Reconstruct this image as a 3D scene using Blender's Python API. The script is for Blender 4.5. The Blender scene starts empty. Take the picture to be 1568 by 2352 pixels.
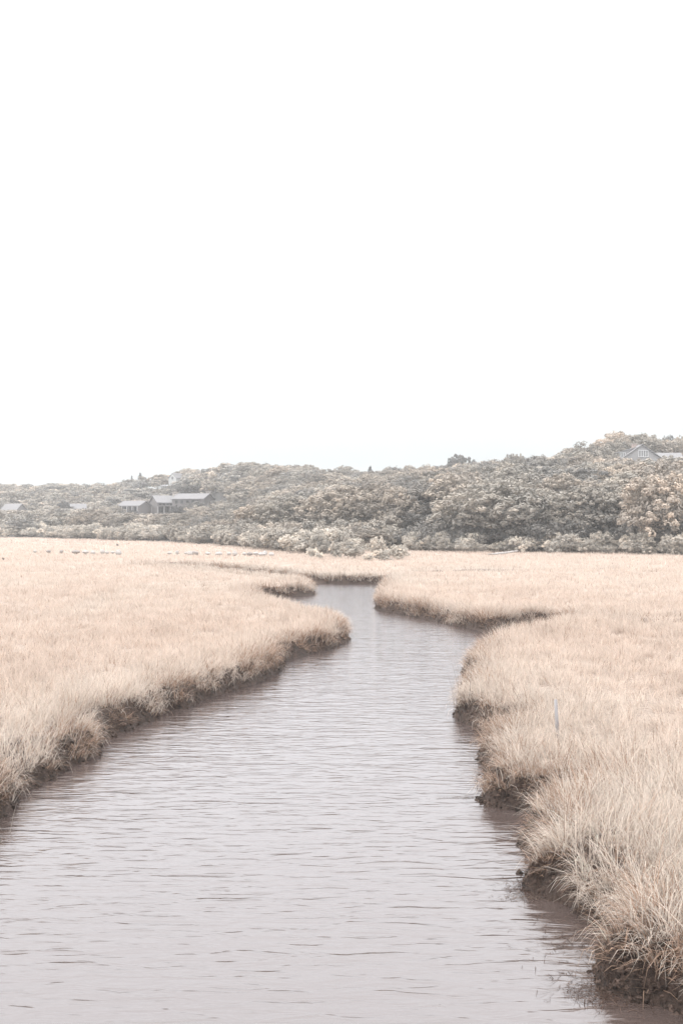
import bpy, math, random
import numpy as np
from mathutils import Matrix, Vector

rng = np.random.default_rng(7)
random.seed(7)
sc = bpy.context.scene
col = sc.collection
F = 2700.0          # focal length in units of a 1568 x 2352 picture
HORIZON = 1200.0
CAM_Z = 3.5
MARSH_Z = 0.5
UP = -60.0
R = math.radians

# ------------------------------------------------------------------ helpers
def at(px, y, z=0.0):
    d = (CAM_Z - z) * F / (y - HORIZON)
    return ((px - 784.0) / F * d, d)

def at_d(px, d):
    return ((px - 784.0) / F * d, d)

def z_at(y, d):
    return CAM_Z + (HORIZON - y) * d / F

def _h(ix, iy, seed):
    n = (ix.astype(np.int64) * 374761393 + iy.astype(np.int64) * 668265263 + seed * 1442695041) & 0xFFFFFFFF
    n = ((n ^ (n >> 13)) * 1274126177) & 0xFFFFFFFF
    return ((n ^ (n >> 16)) & 0xFFFF) / 65535.0

def vnoise(x, y, seed=0):
    ix, iy = np.floor(x), np.floor(y)
    fx, fy = x - ix, y - iy
    fx, fy = fx * fx * (3 - 2 * fx), fy * fy * (3 - 2 * fy)
    ix, iy = ix.astype(np.int64), iy.astype(np.int64)
    a, b = _h(ix, iy, seed), _h(ix + 1, iy, seed)
    c, d = _h(ix, iy + 1, seed), _h(ix + 1, iy + 1, seed)
    return (a * (1 - fx) + b * fx) * (1 - fy) + (c * (1 - fx) + d * fx) * fy

def fbm(x, y, seed=0, oct=3):
    s, a, t = 0, 1.0, 0
    for k in range(oct):
        s = s + a * vnoise(x * 2 ** k + 17.3 * k, y * 2 ** k - 9.1 * k, seed + k)
        t += a
        a *= 0.5
    return s / t            # 0..1, mean .5

def sstep(a, b, x):
    t = np.clip((x - a) / (b - a), 0, 1)
    return t * t * (3 - 2 * t)

def mesh_np(name, V, Q, mats, cols=None, smooth=False, T=None):
    me = bpy.data.meshes.new(name)
    V = np.asarray(V, np.float32)
    Q = np.asarray(Q, np.int32).reshape(-1, 4)
    nq = len(Q)
    T = np.zeros((0, 3), np.int32) if T is None else np.asarray(T, np.int32).reshape(-1, 3)
    nt = len(T)
    me.vertices.add(len(V))
    me.vertices.foreach_set('co', V.ravel())
    me.loops.add(nq * 4 + nt * 3)
    me.loops.foreach_set('vertex_index', np.concatenate([Q.ravel(), T.ravel()]).astype(np.int32))
    me.polygons.add(nq + nt)
    me.polygons.foreach_set('loop_start', np.concatenate([np.arange(nq) * 4, nq * 4 + np.arange(nt) * 3]).astype(np.int32))
    me.polygons.foreach_set('use_smooth', np.full(nq + nt, smooth, bool))
    if cols is not None:
        at_ = me.attributes.new('tint', 'FLOAT_COLOR', 'POINT')
        c4 = np.ones((len(V), 4), np.float32)
        c4[:, :3] = cols
        at_.data.foreach_set('color', c4.ravel())
    me.update(calc_edges=True)
    for m in (mats if isinstance(mats, (list, tuple)) else [mats]):
        me.materials.append(m)
    return me

def link(name, me, parent=None):
    o = bpy.data.objects.new(name, me)
    col.objects.link(o)
    if parent:
        o.parent = parent
    return o

def tag(o, label=None, cat=None, group=None, kind=None):
    if label: o['label'] = label
    if cat: o['category'] = cat
    if group: o['group'] = group
    if kind: o['kind'] = kind
    return o

def empty(name, loc, rz=0.0):
    o = bpy.data.objects.new(name, None)
    o.empty_display_size = 0.3
    o.location = loc
    o.rotation_euler = (0, 0, rz)
    col.objects.link(o)
    return o

class MB:
    """collects polygons for one mesh"""
    def __init__(s): s.v, s.f = [], []
    def poly(s, pts):
        n = len(s.v); s.v += [tuple(p) for p in pts]; s.f.append(list(range(n, n + len(pts))))
    def box(s, x0, x1, y0, y1, z0, z1, M=None):
        p = [(x, y, z) for z in (z0, z1) for y in (y0, y1) for x in (x0, x1)]
        if M is not None: p = [tuple(M @ Vector(q)) for q in p]
        n = len(s.v); s.v += p
        s.f += [[n + i for i in q] for q in ((0, 2, 3, 1), (4, 5, 7, 6), (0, 1, 5, 4), (2, 6, 7, 3), (0, 4, 6, 2), (1, 3, 7, 5))]
    def tube(s, pts, rad, n=7):
        base = len(s.v)
        pts = [Vector(p) for p in pts]
        for i, p in enumerate(pts):
            d = (pts[min(i + 1, len(pts) - 1)] - pts[max(i - 1, 0)]).normalized()
            a = d.orthogonal().normalized(); b = d.cross(a)
            r = rad[i] if isinstance(rad, (list, tuple)) else rad
            for k in range(n):
                t = 2 * math.pi * k / n
                s.v.append(tuple(p + a * (r * math.cos(t)) + b * (r * math.sin(t))))
        for i in range(len(pts) - 1):
            for k in range(n):
                s.f.append([base + i * n + k, base + i * n + (k + 1) % n, base + (i + 1) * n + (k + 1) % n, base + (i + 1) * n + k])
        s.f.append([base + k for k in range(n)][::-1])
        s.f.append([base + (len(pts) - 1) * n + k for k in range(n)])
    def mesh(s, name, m, smooth=False):
        me = bpy.data.meshes.new(name)
        me.from_pydata(s.v, [], s.f)
        me.polygons.foreach_set('use_smooth', [smooth] * len(s.f))
        me.materials.append(m); me.update()
        return me
    def build(s, name, m, parent=None, smooth=False, M=None):
        if M is not None: s.v = [tuple(M @ Vector(p)) for p in s.v]
        return link(name, s.mesh(name, m, smooth), parent)

# ------------------------------------------------------------------ materials
def mat(name):
    m = bpy.data.materials.new(name); m.use_nodes = True
    nt = m.node_tree
    for n in list(nt.nodes): nt.nodes.remove(n)
    out = nt.nodes.new('ShaderNodeOutputMaterial')
    return m, nt, out

def N(nt, t, **kw):
    n = nt.nodes.new(t)
    for k, v in kw.items():
        if k in n.inputs: n.inputs[k].default_value = v
        else: setattr(n, k, v)
    return n

def ramp(nt, fac, stops):
    r = nt.nodes.new('ShaderNodeValToRGB')
    e = r.color_ramp.elements
    while len(e) > 1: e.remove(e[-1])
    e[0].position, e[0].color = stops[0][0], (*stops[0][1], 1)
    for p, c in stops[1:]:
        x = e.new(p); x.color = (*c, 1)
    nt.links.new(fac, r.inputs[0])
    return r.outputs[0]

def noise_mat(name, stops, scale, rough=0.9, bump=0.0, detail=6, stretch=(1, 1, 1)):
    m, nt, out = mat(name)
    tc = N(nt, 'ShaderNodeTexCoord'); mp = N(nt, 'ShaderNodeMapping'); mp.inputs['Scale'].default_value = stretch
    nt.links.new(tc.outputs['Object'], mp.inputs[0])
    no = N(nt, 'ShaderNodeTexNoise', Scale=scale, Detail=detail, Roughness=0.65)
    nt.links.new(mp.outputs[0], no.inputs['Vector'])
    b = N(nt, 'ShaderNodeBsdfPrincipled', Roughness=rough)
    b.inputs['Specular IOR Level'].default_value = 0.25
    nt.links.new(ramp(nt, no.outputs['Fac'], stops), b.inputs['Base Color'])
    if bump:
        bu = N(nt, 'ShaderNodeBump', Strength=0.8, Distance=bump)
        nt.links.new(no.outputs['Fac'], bu.inputs['Height']); nt.links.new(bu.outputs[0], b.inputs['Normal'])
    nt.links.new(b.outputs[0], out.inputs[0])
    return m

def blade_mat(name, trans=0.35):
    m, nt, out = mat(name)
    a = N(nt, 'ShaderNodeAttribute', attribute_name='tint')
    d = N(nt, 'ShaderNodeBsdfDiffuse', Roughness=0.6); t = N(nt, 'ShaderNodeBsdfTranslucent')
    mx = N(nt, 'ShaderNodeMixShader'); mx.inputs[0].default_value = trans
    nt.links.new(a.outputs['Color'], d.inputs[0]); nt.links.new(a.outputs['Color'], t.inputs[0])
    nt.links.new(d.outputs[0], mx.inputs[1]); nt.links.new(t.outputs[0], mx.inputs[2])
    nt.links.new(mx.outputs[0], out.inputs[0])
    return m

def leaf_mat(name):
    m, nt, out = mat(name)
    oi = N(nt, 'ShaderNodeObjectInfo')
    a = N(nt, 'ShaderNodeAttribute', attribute_name='tint')
    mul = N(nt, 'ShaderNodeMix', data_type='RGBA', blend_type='MULTIPLY')
    mul.inputs[0].default_value = 1.0
    nt.links.new(oi.outputs['Color'], mul.inputs[6]); nt.links.new(a.outputs['Color'], mul.inputs[7])
    d = N(nt, 'ShaderNodeBsdfDiffuse'); t = N(nt, 'ShaderNodeBsdfTranslucent')
    mx = N(nt, 'ShaderNodeMixShader'); mx.inputs[0].default_value = 0.14
    nt.links.new(mul.outputs[2], d.inputs[0]); nt.links.new(mul.outputs[2], t.inputs[0])
    nt.links.new(d.outputs[0], mx.inputs[1]); nt.links.new(t.outputs[0], mx.inputs[2])
    nt.links.new(mx.outputs[0], out.inputs[0])
    return m

M_BLADE = blade_mat('straw_blades')
M_LEAF = leaf_mat('hillside_leaves')
M_BARK = noise_mat('grey_bark', [(0.3, (0.10, 0.09, 0.085)), (0.7, (0.22, 0.20, 0.19))], 9, bump=0.02, stretch=(1, 1, 0.2))
M_ROOF = noise_mat('weathered_shingle_roof', [(0.3, (0.16, 0.156, 0.162)), (0.7, (0.21, 0.205, 0.212))], 3, stretch=(1, 1, 4))
M_WALL = noise_mat('grey_shingle_wall', [(0.3, (0.13, 0.12, 0.12)), (0.7, (0.20, 0.185, 0.185))], 5, stretch=(1, 1, 5))
M_WALL2 = noise_mat('hazed_shingle_wall', [(0.3, (0.28, 0.27, 0.275)), (0.7, (0.37, 0.36, 0.365))], 6, stretch=(1, 1, 5))  # raised for the hilltop house: haze fading put into the colour
M_TRIM = noise_mat('white_paint', [(0.3, (0.66, 0.66, 0.67)), (0.7, (0.76, 0.76, 0.76))], 3)
M_WHITE = noise_mat('weathered_white_board', [(0.3, (0.40, 0.40, 0.405)), (0.7, (0.5, 0.5, 0.5))], 3)
M_GLASS = noise_mat('dark_glass', [(0.3, (0.03, 0.035, 0.04)), (0.7, (0.06, 0.065, 0.07))], 2, rough=0.12)
M_ROOF2 = noise_mat('hazed_shingle_roof', [(0.3, (0.19, 0.187, 0.192)), (0.7, (0.24, 0.236, 0.242))], 3, stretch=(1, 1, 4))  # lighter copy of the shingle roof with haze painted in
M_HAZED_PANE = noise_mat('hazed_pane', [(0.3, (0.20, 0.20, 0.205)), (0.7, (0.26, 0.26, 0.265))], 2, rough=0.3)  # window panes lightened to carry painted haze, no curtains modelled
M_STONE = noise_mat('chimney_stone', [(0.3, (0.24, 0.21, 0.19)), (0.5, (0.42, 0.37, 0.34)), (0.7, (0.5, 0.46, 0.43))], 4, bump=0.05)
M_BRICK = noise_mat('chimney_brick', [(0.3, (0.32, 0.25, 0.23)), (0.7, (0.42, 0.34, 0.31))], 4)
M_ROCK = noise_mat('pale_granite', [(0.3, (0.30, 0.28, 0.27)), (0.7, (0.50, 0.475, 0.46))], 2.5, bump=0.05)
M_ROCKD = noise_mat('dark_granite', [(0.3, (0.2, 0.18, 0.17)), (0.7, (0.36, 0.33, 0.31))], 2.5, bump=0.05)
M_WOOD = noise_mat('silvered_wood', [(0.3, (0.22, 0.21, 0.215)), (0.7, (0.36, 0.345, 0.35))], 12, bump=0.01, stretch=(1, 1, 0.15))
M_DARKWOOD = noise_mat('dark_wet_wood', [(0.3, (0.05, 0.045, 0.04)), (0.7, (0.12, 0.10, 0.09))], 12)

# ------------------------------------------------------------------ creek outline
def catmull(P, step=0.16):
    P = np.asarray(P, float)
    out = []
    n = len(P)
    for i in range(n - 1):
        p0, p1, p2, p3 = P[max(i - 1, 0)], P[i], P[i + 1], P[min(i + 2, n - 1)]
        k = max(2, int(np.hypot(*(p2 - p1)) / step))
        for t in np.linspace(0, 1, k, endpoint=False):
            out.append(0.5 * ((2 * p1) + (p2 - p0) * t + (2 * p0 - 5 * p1 + 4 * p2 - p3) * t * t + (3 * p1 - p0 - 3 * p2 + p3) * t ** 3))
    out.append(P[-1])
    return np.array(out)

Lb = [(-7.5, -12), (-6.6, 0), (-5.9, 5), (-5.2, 9), (-4.5, 12)] + [at(*p) for p in
     [(0, 1882), (48, 1842), (110, 1797), (185, 1757), (236, 1736), (248, 1712), (252, 1694), (300, 1674), (370, 1645),
      (440, 1617), (520, 1591), (585, 1568), (632, 1549), (652, 1531), (661, 1516), (700, 1507), (750, 1493), (788, 1479), (800, 1462), (799, 1447)]] + \
     [(-0.25, 39.8), (-1.1, 42), (-2.2, 45.5), (-3.2, 49.5), (-3.8, 53.5), (-3.1, 55.6), (-2.2, 55.9), (-1.45, 56.6), (-1.35, 58.6), (-1.8, 62),
      (-2.9, 65.6), (-5.4, 70.5), (-8.6, 77), (-12, 83), (-15, 86.5)]
Rb = [(5.5, -12), (4.8, 2), (3.6, 6.2), (3.0, 7.4)] + [at(*p) for p in
     [(1568, 2338), (1500, 2318), (1430, 2296), (1378, 2262), (1372, 2205), (1350, 2145), (1300, 2098), (1250, 2066), (1207, 2044),
      (1196, 2008), (1199, 1960), (1191, 1918)]] + [(2.35, 13.55), (3.05, 13.95), (2.6, 14.2)] + [at(*p) for p in
     [(1195, 1866), (1150, 1858), (1110, 1850), (1094, 1826), (1088, 1778), (1098, 1726)]] + [(2.45, 18.7), (2.75, 19.3), (2.5, 19.6)] + [at(*p) for p in
     [(1098, 1694), (1070, 1668), (1057, 1640), (1060, 1600), (1070, 1560), (1088, 1520), (1096, 1507)]] + \
     [(4.25, 32.2), (5.3, 34.4), (6.4, 36.8), (7.3, 39.4), (6.6, 40.0), (5.7, 38.9)] + [at(*p) for p in
     [(1125, 1452), (1060, 1441), (985, 1424), (925, 1410), (873, 1402), (863, 1388), (866, 1370), (876, 1353), (887, 1343.5)]] + \
     [(2.2, 67.4), (0, 67.3), (-2.2, 68.6), (-4.8, 75), (-7.8, 81), (-11.3, 86.5), (-14.5, 89.5)]

def wobble(P, amp, f, seed):
    d = np.gradient(P, axis=0)
    nrm = np.stack([-d[:, 1], d[:, 0]], 1) / (np.hypot(d[:, 0], d[:, 1])[:, None] + 1e-9)
    s = np.cumsum(np.hypot(d[:, 0], d[:, 1]))
    return P + nrm * ((fbm(s * f, s * 0 + seed, seed) - .5) * 2 * amp)[:, None]

Lc = wobble(wobble(catmull(Lb), 0.16, 1.0, 3), 0.07, 3.4, 8)
Rc = wobble(wobble(catmull(Rb), 0.16, 1.0, 5), 0.07, 3.4, 9)
CREEK = np.vstack([Lc, Rc[::-1]])

def strip_poly(C, w):
    C = catmull(C, 0.6)
    d = np.gradient(C, axis=0)
    nrm = np.stack([-d[:, 1], d[:, 0]], 1) / (np.hypot(d[:, 0], d[:, 1])[:, None] + 1e-9)
    k = np.sin(np.linspace(0.02, np.pi - 0.02, len(C))) ** 0.5 * w
    return np.vstack([C + nrm * k[:, None], (C - nrm * k[:, None])[::-1]])

DITCHES = [strip_poly([(5.0, 75.0), (7.5, 75.2), (9.5, 76.0), (12.2, 76.6)], 0.75),
           strip_poly([(16.3, 78.3), (17.2, 78.5), (17.9, 78.4)], 0.55),
           strip_poly([(-13.6, 90), (-11.6, 89.2)], 0.6),
           strip_poly([(7.0, 37.6), (9.0, 37.2), (10.8, 37.0)], 0.22)]

def sdf_poly(X, Y, P):
    """signed distance: positive outside (land); also the nearest point"""
    A, B = P, np.roll(P, -1, 0)
    n = len(X)
    best = np.full(n, 1e18); nx = np.zeros(n); ny = np.zeros(n); inside = np.zeros(n, bool)
    ex, ey = B[:, 0] - A[:, 0], B[:, 1] - A[:, 1]
    L2 = ex * ex + ey * ey + 1e-12
    CH = 4000
    for s in range(0, n, CH):
        x, y = X[s:s + CH, None], Y[s:s + CH, None]
        dx, dy = x - A[None, :, 0], y - A[None, :, 1]
        t = np.clip((dx * ex + dy * ey) / L2, 0, 1)
        qx, qy = dx - t * ex, dy - t * ey
        D = qx * qx + qy * qy
        k = D.argmin(1); r = np.arange(len(k))
        best[s:s + CH] = D[r, k]
        nx[s:s + CH] = -qx[r, k]; ny[s:s + CH] = -qy[r, k]
        c = ((A[None, :, 1] > y) != (B[None, :, 1] > y)) & (dx < (y - A[None, :, 1]) * ex / (ey + 1e-15))
        inside[s:s + CH] = (c.sum(1) % 2) == 1
    d = np.sqrt(best)
    return np.where(inside, -d, d), nx, ny

_polys = [CREEK] + DITCHES
_boxes = [(p.min(0) - 4, p.max(0) + 4) for p in _polys]
def sdf(X, Y):
    X, Y = np.asarray(X, float), np.asarray(Y, float)
    S = np.full(len(X), 6.0); GX = np.zeros(len(X)); GY = np.ones(len(X))
    for P, (lo, hi) in zip(_polys, _boxes):
        m = (X > lo[0]) & (X < hi[0]) & (Y > lo[1]) & (Y < hi[1])
        if not m.any(): continue
        i = np.nonzero(m)[0]
        s, gx, gy = sdf_poly(X[i], Y[i], P)
        if P is not CREEK:
            # shallow ditches: mapped so that they never reach the water level
            pass
        b = s < S[i]
        j = i[b]
        S[j] = s[b]; GX[j] = gx[b]; GY[j] = gy[b]
    g = np.hypot(GX, GY) + 1e-9
    return S, GX / g, GY / g

# ------------------------------------------------------------------ hills
HT = [  # picture column, edge of the marsh, then (distance, top-of-canopy row) of two ridges
    (-900, 260, 340, 1165, 440, 1118), (-300, 245, 340, 1160, 440, 1113), (0, 235, 335, 1160, 430, 1111), (130, 222, 330, 1160, 420, 1109),
    (250, 200, 320, 1165, 400, 1109), (320, 190, 310, 1165, 385, 1099), (380, 180, 305, 1160, 370, 1078), (450, 166, 300, 1165, 360, 1071),
    (500, 157, 250, 1190, 350, 1069), (560, 150, 215, 1178, 345, 1068), (620, 145, 205, 1146, 340, 1067), (740, 138, 205, 1112, 330, 1078),
    (840, 132, 207, 1096, 320, 1085), (1000, 121, 205, 1083, 310, 1079), (1100, 118, 200, 1073, 300, 1076), (1210, 116, 186, 1066, 225, 1049),
    (1340, 115, 180, 1060, 225, 1019), (1430, 112, 178, 1062, 225, 1003), (1568, 108, 175, 1064, 225, 1010), (1900, 100, 170, 1060, 225, 1003), (2600, 90, 165, 1060, 220, 1010)]
HT = np.array(HT, float)
def tree_h(px):
    return np.interp(px, [0, 500, 800, 1000], [4.3, 4.6, 5.6, 6.4])

def hill(X, Y):
    px = 784 + F * X / np.maximum(Y, 1.0)
    I = lambda k: np.interp(px, HT[:, 0], HT[:, k])
    d0, dA, yA, dB, yB = I(1), I(2), I(3), I(4), I(5)
    H = tree_h(px) * 1.12
    zA = np.maximum(z_at(yA, dA) - H, 0.9); zB = np.maximum(z_at(yB, dB) - H, zA + .3)
    t = np.clip((Y - d0) / (dA - d0), 0, 1)
    z = MARSH_Z + (zA - MARSH_Z) * (1 - (1 - t) ** 1.5)
    t2 = np.clip((Y - dA) / (dB - dA), 0, 1)
    z = z + (zB - zA) * np.sin(t2 * math.pi / 2) ** 1.15
    t3 = np.clip((Y - dB) / 260, 0, 1)
    z = z - (zB - MARSH_Z) * 0.75 * t3 * t3 * (3 - 2 * t3)
    k = sstep(0, 25, Y - d0)
    return np.where(Y > d0, z + k * (fbm(X / 13, Y / 13, 31) - .5) * 1.6, MARSH_Z)

def edge_d(px):
    return np.interp(px, HT[:, 0], HT[:, 1])

def ground(X, Y, fine=True):
    S, GX, GY = sdf(X, Y)
    n1 = fbm(X * 3.1, Y * 3.1, 11, 3) - .5
    s = S + n1 * 0.16 * np.clip(1 - np.abs(S) / 0.8, 0, 1)
    slump = fbm(X * 0.7, Y * 0.7, 12, 2)
    w = 0.20 + 0.45 * sstep(0.45, 0.75, slump)                # width of the bank face
    top = MARSH_Z - 0.06 + 0.05 * (fbm(X * .8, Y * .8, 13, 2) - .5)
    face = np.clip(s / w, 0, 1)
    z = np.where(s < 0, np.maximum(-0.75, s * 0.9), 0.37 * face ** 0.75 + (top - 0.37) * sstep(0.1, 1.1, s))
    lump = (fbm(X * 5.5, Y * 5.5, 14, 3) - .5) * 0.26 + np.abs(fbm(X * 11, Y * 11, 19, 2) - .5) * 0.26 - 0.04
    z = z + lump * np.clip(1 - np.abs(s - 0.12) / 0.4, 0, 1)
    far = Y > 70
    z = np.where(far & (S > 4), hill(X, Y), z)
    return z, S, GX, GY, w

BARE = [(*at(*q[:2], .2), q[2]) for q in [(1232, 2025, .34), (1330, 2085, .30), (1400, 2195, .20), (1480, 2270, .26), (1165, 1835, .36), (1205, 1840, .3),
        (250, 1655, .35), (330, 1640, .3), (120, 1775, .25), (470, 1590, .3), (700, 1490, .35), (1075, 1640, .3), (1150, 1435, .5), (980, 1410, .4)]]
def bare_extra(X, Y):
    e = np.zeros(len(X))
    for (x, y, r_) in BARE: e = np.maximum(e, np.exp(-((X - x) ** 2 + (Y - y) ** 2) / r_ ** 2))
    return e * 0.42

def marsh_tint(X, Y, S):
    """straw colour of the marsh by place: pinkish straw, greyer along the creek, red-brown streaks far off"""
    a = fbm(X * 0.35, Y * 0.12, 21, 3)
    b = fbm(X * 0.05, Y * 0.03, 22, 2)
    straw = np.array([0.572, 0.485, 0.425]); grey = np.array([0.575, 0.508, 0.452]); warm = np.array([0.57, 0.475, 0.412])
    g = np.clip(sstep(3.5, 0.5, S) * 0.8 + sstep(.5, .8, a) * 0.7, 0, 1)[:, None]
    c = straw * (1 - g) + grey * g
    k = (sstep(.5, .7, b) * 0.6)[:, None]
    c = c * (1 - k) + warm * k
    px = 784 + F * X / np.maximum(Y, 1)
    st = sstep(0.62, 0.72, fbm(X * 0.05, Y * 0.22, 23, 2)) * sstep(150, 175, Y) * sstep(480, 300, px) * 0.75
    st = st[:, None]
    return c * (1 - st) + np.array([0.40, 0.29, 0.255]) * st

# ------------------------------------------------------------------ ground sheet
def cols_t():
    a = np.arange(-0.36, 0.3601, 0.003)
    b = 0.36 + np.cumsum(0.006 * 1.12 ** np.arange(36))
    return np.concatenate([-b[::-1], a, b])
rows = [3.0]
while rows[-1] < 1400:
    d = rows[-1]
    rows.append(d * (1.0045 if 6 < d < 92 else (1.02 if d < 400 else 1.08)))
rows = np.array(rows); tt = cols_t()
YY, TT = np.meshgrid(rows, tt, indexing='ij')
XX = TT * YY
# near the camera the sheet is continued backwards as a few flat rows
Xg, Yg = XX.ravel(), YY.ravel()
Zg, Sg, _, _, Wg = ground(Xg, Yg)
nr, nc = len(rows), len(tt)
def grid_quads(nr, nc, off=0):
    i = np.arange((nr - 1) * nc).reshape(nr - 1, nc)[:, :-1].ravel() + off
    return np.stack([i, i + 1, i + 1 + nc, i + nc], 1)
mudk = 1 - sstep(0.30, 0.75, Sg + (fbm(Xg * 3, Yg * 3, 15) - .5) * .7 - (Wg - .2) * .6)
tint = marsh_tint(Xg, Yg, Sg) * 0.38 + np.array([0.30, 0.215, 0.165]) * 0.5
mud = np.array([0.058, 0.039, 0.031]) * (0.6 + 0.8 * fbm(Xg * 5, Yg * 5, 16))[:, None]
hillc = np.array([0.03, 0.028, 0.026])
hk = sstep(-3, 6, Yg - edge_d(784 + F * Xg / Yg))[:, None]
gc = tint * (1 - mudk[:, None]) + mud * mudk[:, None]
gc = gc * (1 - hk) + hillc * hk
# a back strip under and behind the camera so the land does not end there
bx = tt * 3.0
Vb = np.stack([np.concatenate([np.linspace(-400, 400, nc)]), np.full(nc, -40.0), np.full(nc, -0.75)], 1)
Vall = np.vstack([np.stack([Xg, Yg, Zg], 1), Vb])
Qall = np.vstack([grid_quads(nr, nc), np.stack([np.arange(nc - 1) + nr * nc, np.arange(nc - 1) + nr * nc + 1, np.arange(nc - 1) + 1, np.arange(nc - 1)], 1)])
gc = np.vstack([gc, np.tile(np.array([[0.085, 0.062, 0.052]]), (nc, 1))])
m, nt, out = mat('marsh_soil')
a_ = N(nt, 'ShaderNodeAttribute', attribute_name='tint')
tc = N(nt, 'ShaderNodeTexCoord')
no = N(nt, 'ShaderNodeTexNoise', Scale=14.0, Detail=8.0, Roughness=0.7)
nt.links.new(tc.outputs['Object'], no.inputs['Vector'])
mr = N(nt, 'ShaderNodeMapRange'); mr.inputs[1].default_value = .3; mr.inputs[2].default_value = .7; mr.inputs[3].default_value = 0.35; mr.inputs[4].default_value = 1.75
nt.links.new(no.outputs['Fac'], mr.inputs[0])
mu = N(nt, 'ShaderNodeVectorMath', operation='SCALE')
nt.links.new(a_.outputs['Color'], mu.inputs[0]); nt.links.new(mr.outputs[0], mu.inputs['Scale'])
b_ = N(nt, 'ShaderNodeBsdfPrincipled', Roughness=0.75); b_.inputs['Specular IOR Level'].default_value = 0.3
bu = N(nt, 'ShaderNodeBump', Strength=1.0, Distance=0.09)
nt.links.new(no.outputs['Fac'], bu.inputs['Height']); nt.links.new(bu.outputs[0], b_.inputs['Normal'])
nt.links.new(mu.outputs[0], b_.inputs['Base Color']); nt.links.new(b_.outputs[0], out.inputs[0])
g = link('ground', mesh_np('ground', Vall, Qall, m, gc, smooth=True))
tag(g, 'straw coloured salt marsh flat with brown muddy creek banks, rising to wooded hills', 'ground', kind='structure')

# ------------------------------------------------------------------ water
m, nt, out = mat('creek_water')
tc = N(nt, 'ShaderNodeTexCoord')
def wave_noise(scale, rot, detail, rough=0.5, dist=0.0):
    mp = N(nt, 'ShaderNodeMapping')
    mp.inputs['Rotation'].default_value = (0, 0, rot); mp.inputs['Scale'].default_value = scale
    nt.links.new(tc.outputs['Object'], mp.inputs[0])
    n_ = N(nt, 'ShaderNodeTexNoise', Scale=1.0, Detail=detail, Roughness=rough, Distortion=dist)
    nt.links.new(mp.outputs[0], n_.inputs['Vector'])
    return n_.outputs['Fac']
w1 = wave_noise((2.1, 6.6, 1), R(4), 2.0, 0.45, 0.9)
w2 = wave_noise((0.7, 2.2, 1), R(-6), 1.0)
w3 = wave_noise((4.0, 15.0, 1), R(2), 3.0, 0.55)
def madd(a, k, b=None):
    x = N(nt, 'ShaderNodeMath', operation='MULTIPLY_ADD'); nt.links.new(a, x.inputs[0]); x.inputs[1].default_value = k
    if b is None: x.inputs[2].default_value = 0
    else: nt.links.new(b, x.inputs[2])
    return x.outputs[0]
hsum = madd(w1, 1.0, madd(w2, 0.9, madd(w3, 0.15)))
bu = N(nt, 'ShaderNodeBump', Strength=1.0, Distance=0.019)
nt.links.new(hsum, bu.inputs['Height'])
fr = N(nt, 'ShaderNodeFresnel', IOR=2.1)
nt.links.new(bu.outputs[0], fr.inputs['Normal'])
dif = N(nt, 'ShaderNodeBsdfDiffuse'); dif.inputs[0].default_value = (0.074, 0.056, 0.051, 1)
gl = N(nt, 'ShaderNodeBsdfGlossy', Roughness=0.09); gl.inputs[0].default_value = (0.945, 0.945, 0.975, 1)
nt.links.new(bu.outputs[0], gl.inputs['Normal'])
mx = N(nt, 'ShaderNodeMixShader')
nt.links.new(fr.outputs[0], mx.inputs[0]); nt.links.new(dif.outputs[0], mx.inputs[1]); nt.links.new(gl.outputs[0], mx.inputs[2])
nt.links.new(mx.outputs[0], out.inputs[0])
wx, wy = np.meshgrid(np.linspace(-24, 24, 25), np.linspace(-12, 96, 55), indexing='xy')
w = link('water', mesh_np('water', np.stack([wx.ravel(), wy.ravel(), wx.ravel() * 0], 1), grid_quads(55, 25), m, smooth=True))
tag(w, 'grey rippled tidal creek winding through the marsh', 'water', kind='structure')

# ------------------------------------------------------------------ grass
def blades(P, az, L, W, th0, th1, seg, C, twist):
    """P base points, az lean azimuth, L length, W width, th0 tilt at the base, th1 added bend"""
    n = len(P)
    u = np.linspace(0, 1, seg + 1)
    V = np.zeros((n, seg + 1, 2, 3), np.float32)
    hx = np.zeros(n); hz = np.zeros(n)
    wx, wy = np.cos(az + np.pi / 2 + twist), np.sin(az + np.pi / 2 + twist)
    for k in range(seg + 1):
        if k:
            th = th0 + th1 * (u[k] + u[k - 1]) / 2
            hx = hx + np.sin(th) * L / seg; hz = hz + np.cos(th) * L / seg
        wk = W * (1 - u[k] ** 1.6 * 0.86) * 0.5
        for j, sg in enumerate((-1, 1)):
            V[:, k, j, 0] = P[:, 0] + hx * np.cos(az) + sg * wk * wx
            V[:, k, j, 1] = P[:, 1] + hx * np.sin(az) + sg * wk * wy
            V[:, k, j, 2] = P[:, 2] + hz
    nv = (seg + 1) * 2
    base = (np.arange(n) * nv)[:, None]
    Q = np.stack([np.concatenate([base + 2 * k, base + 2 * k + 1, base + 2 * k + 3, base + 2 * k + 2], 1) for k in range(seg)], 1).reshape(-1, 4)
    return V.reshape(-1, 3), Q, np.repeat(C, nv, 0)

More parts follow.
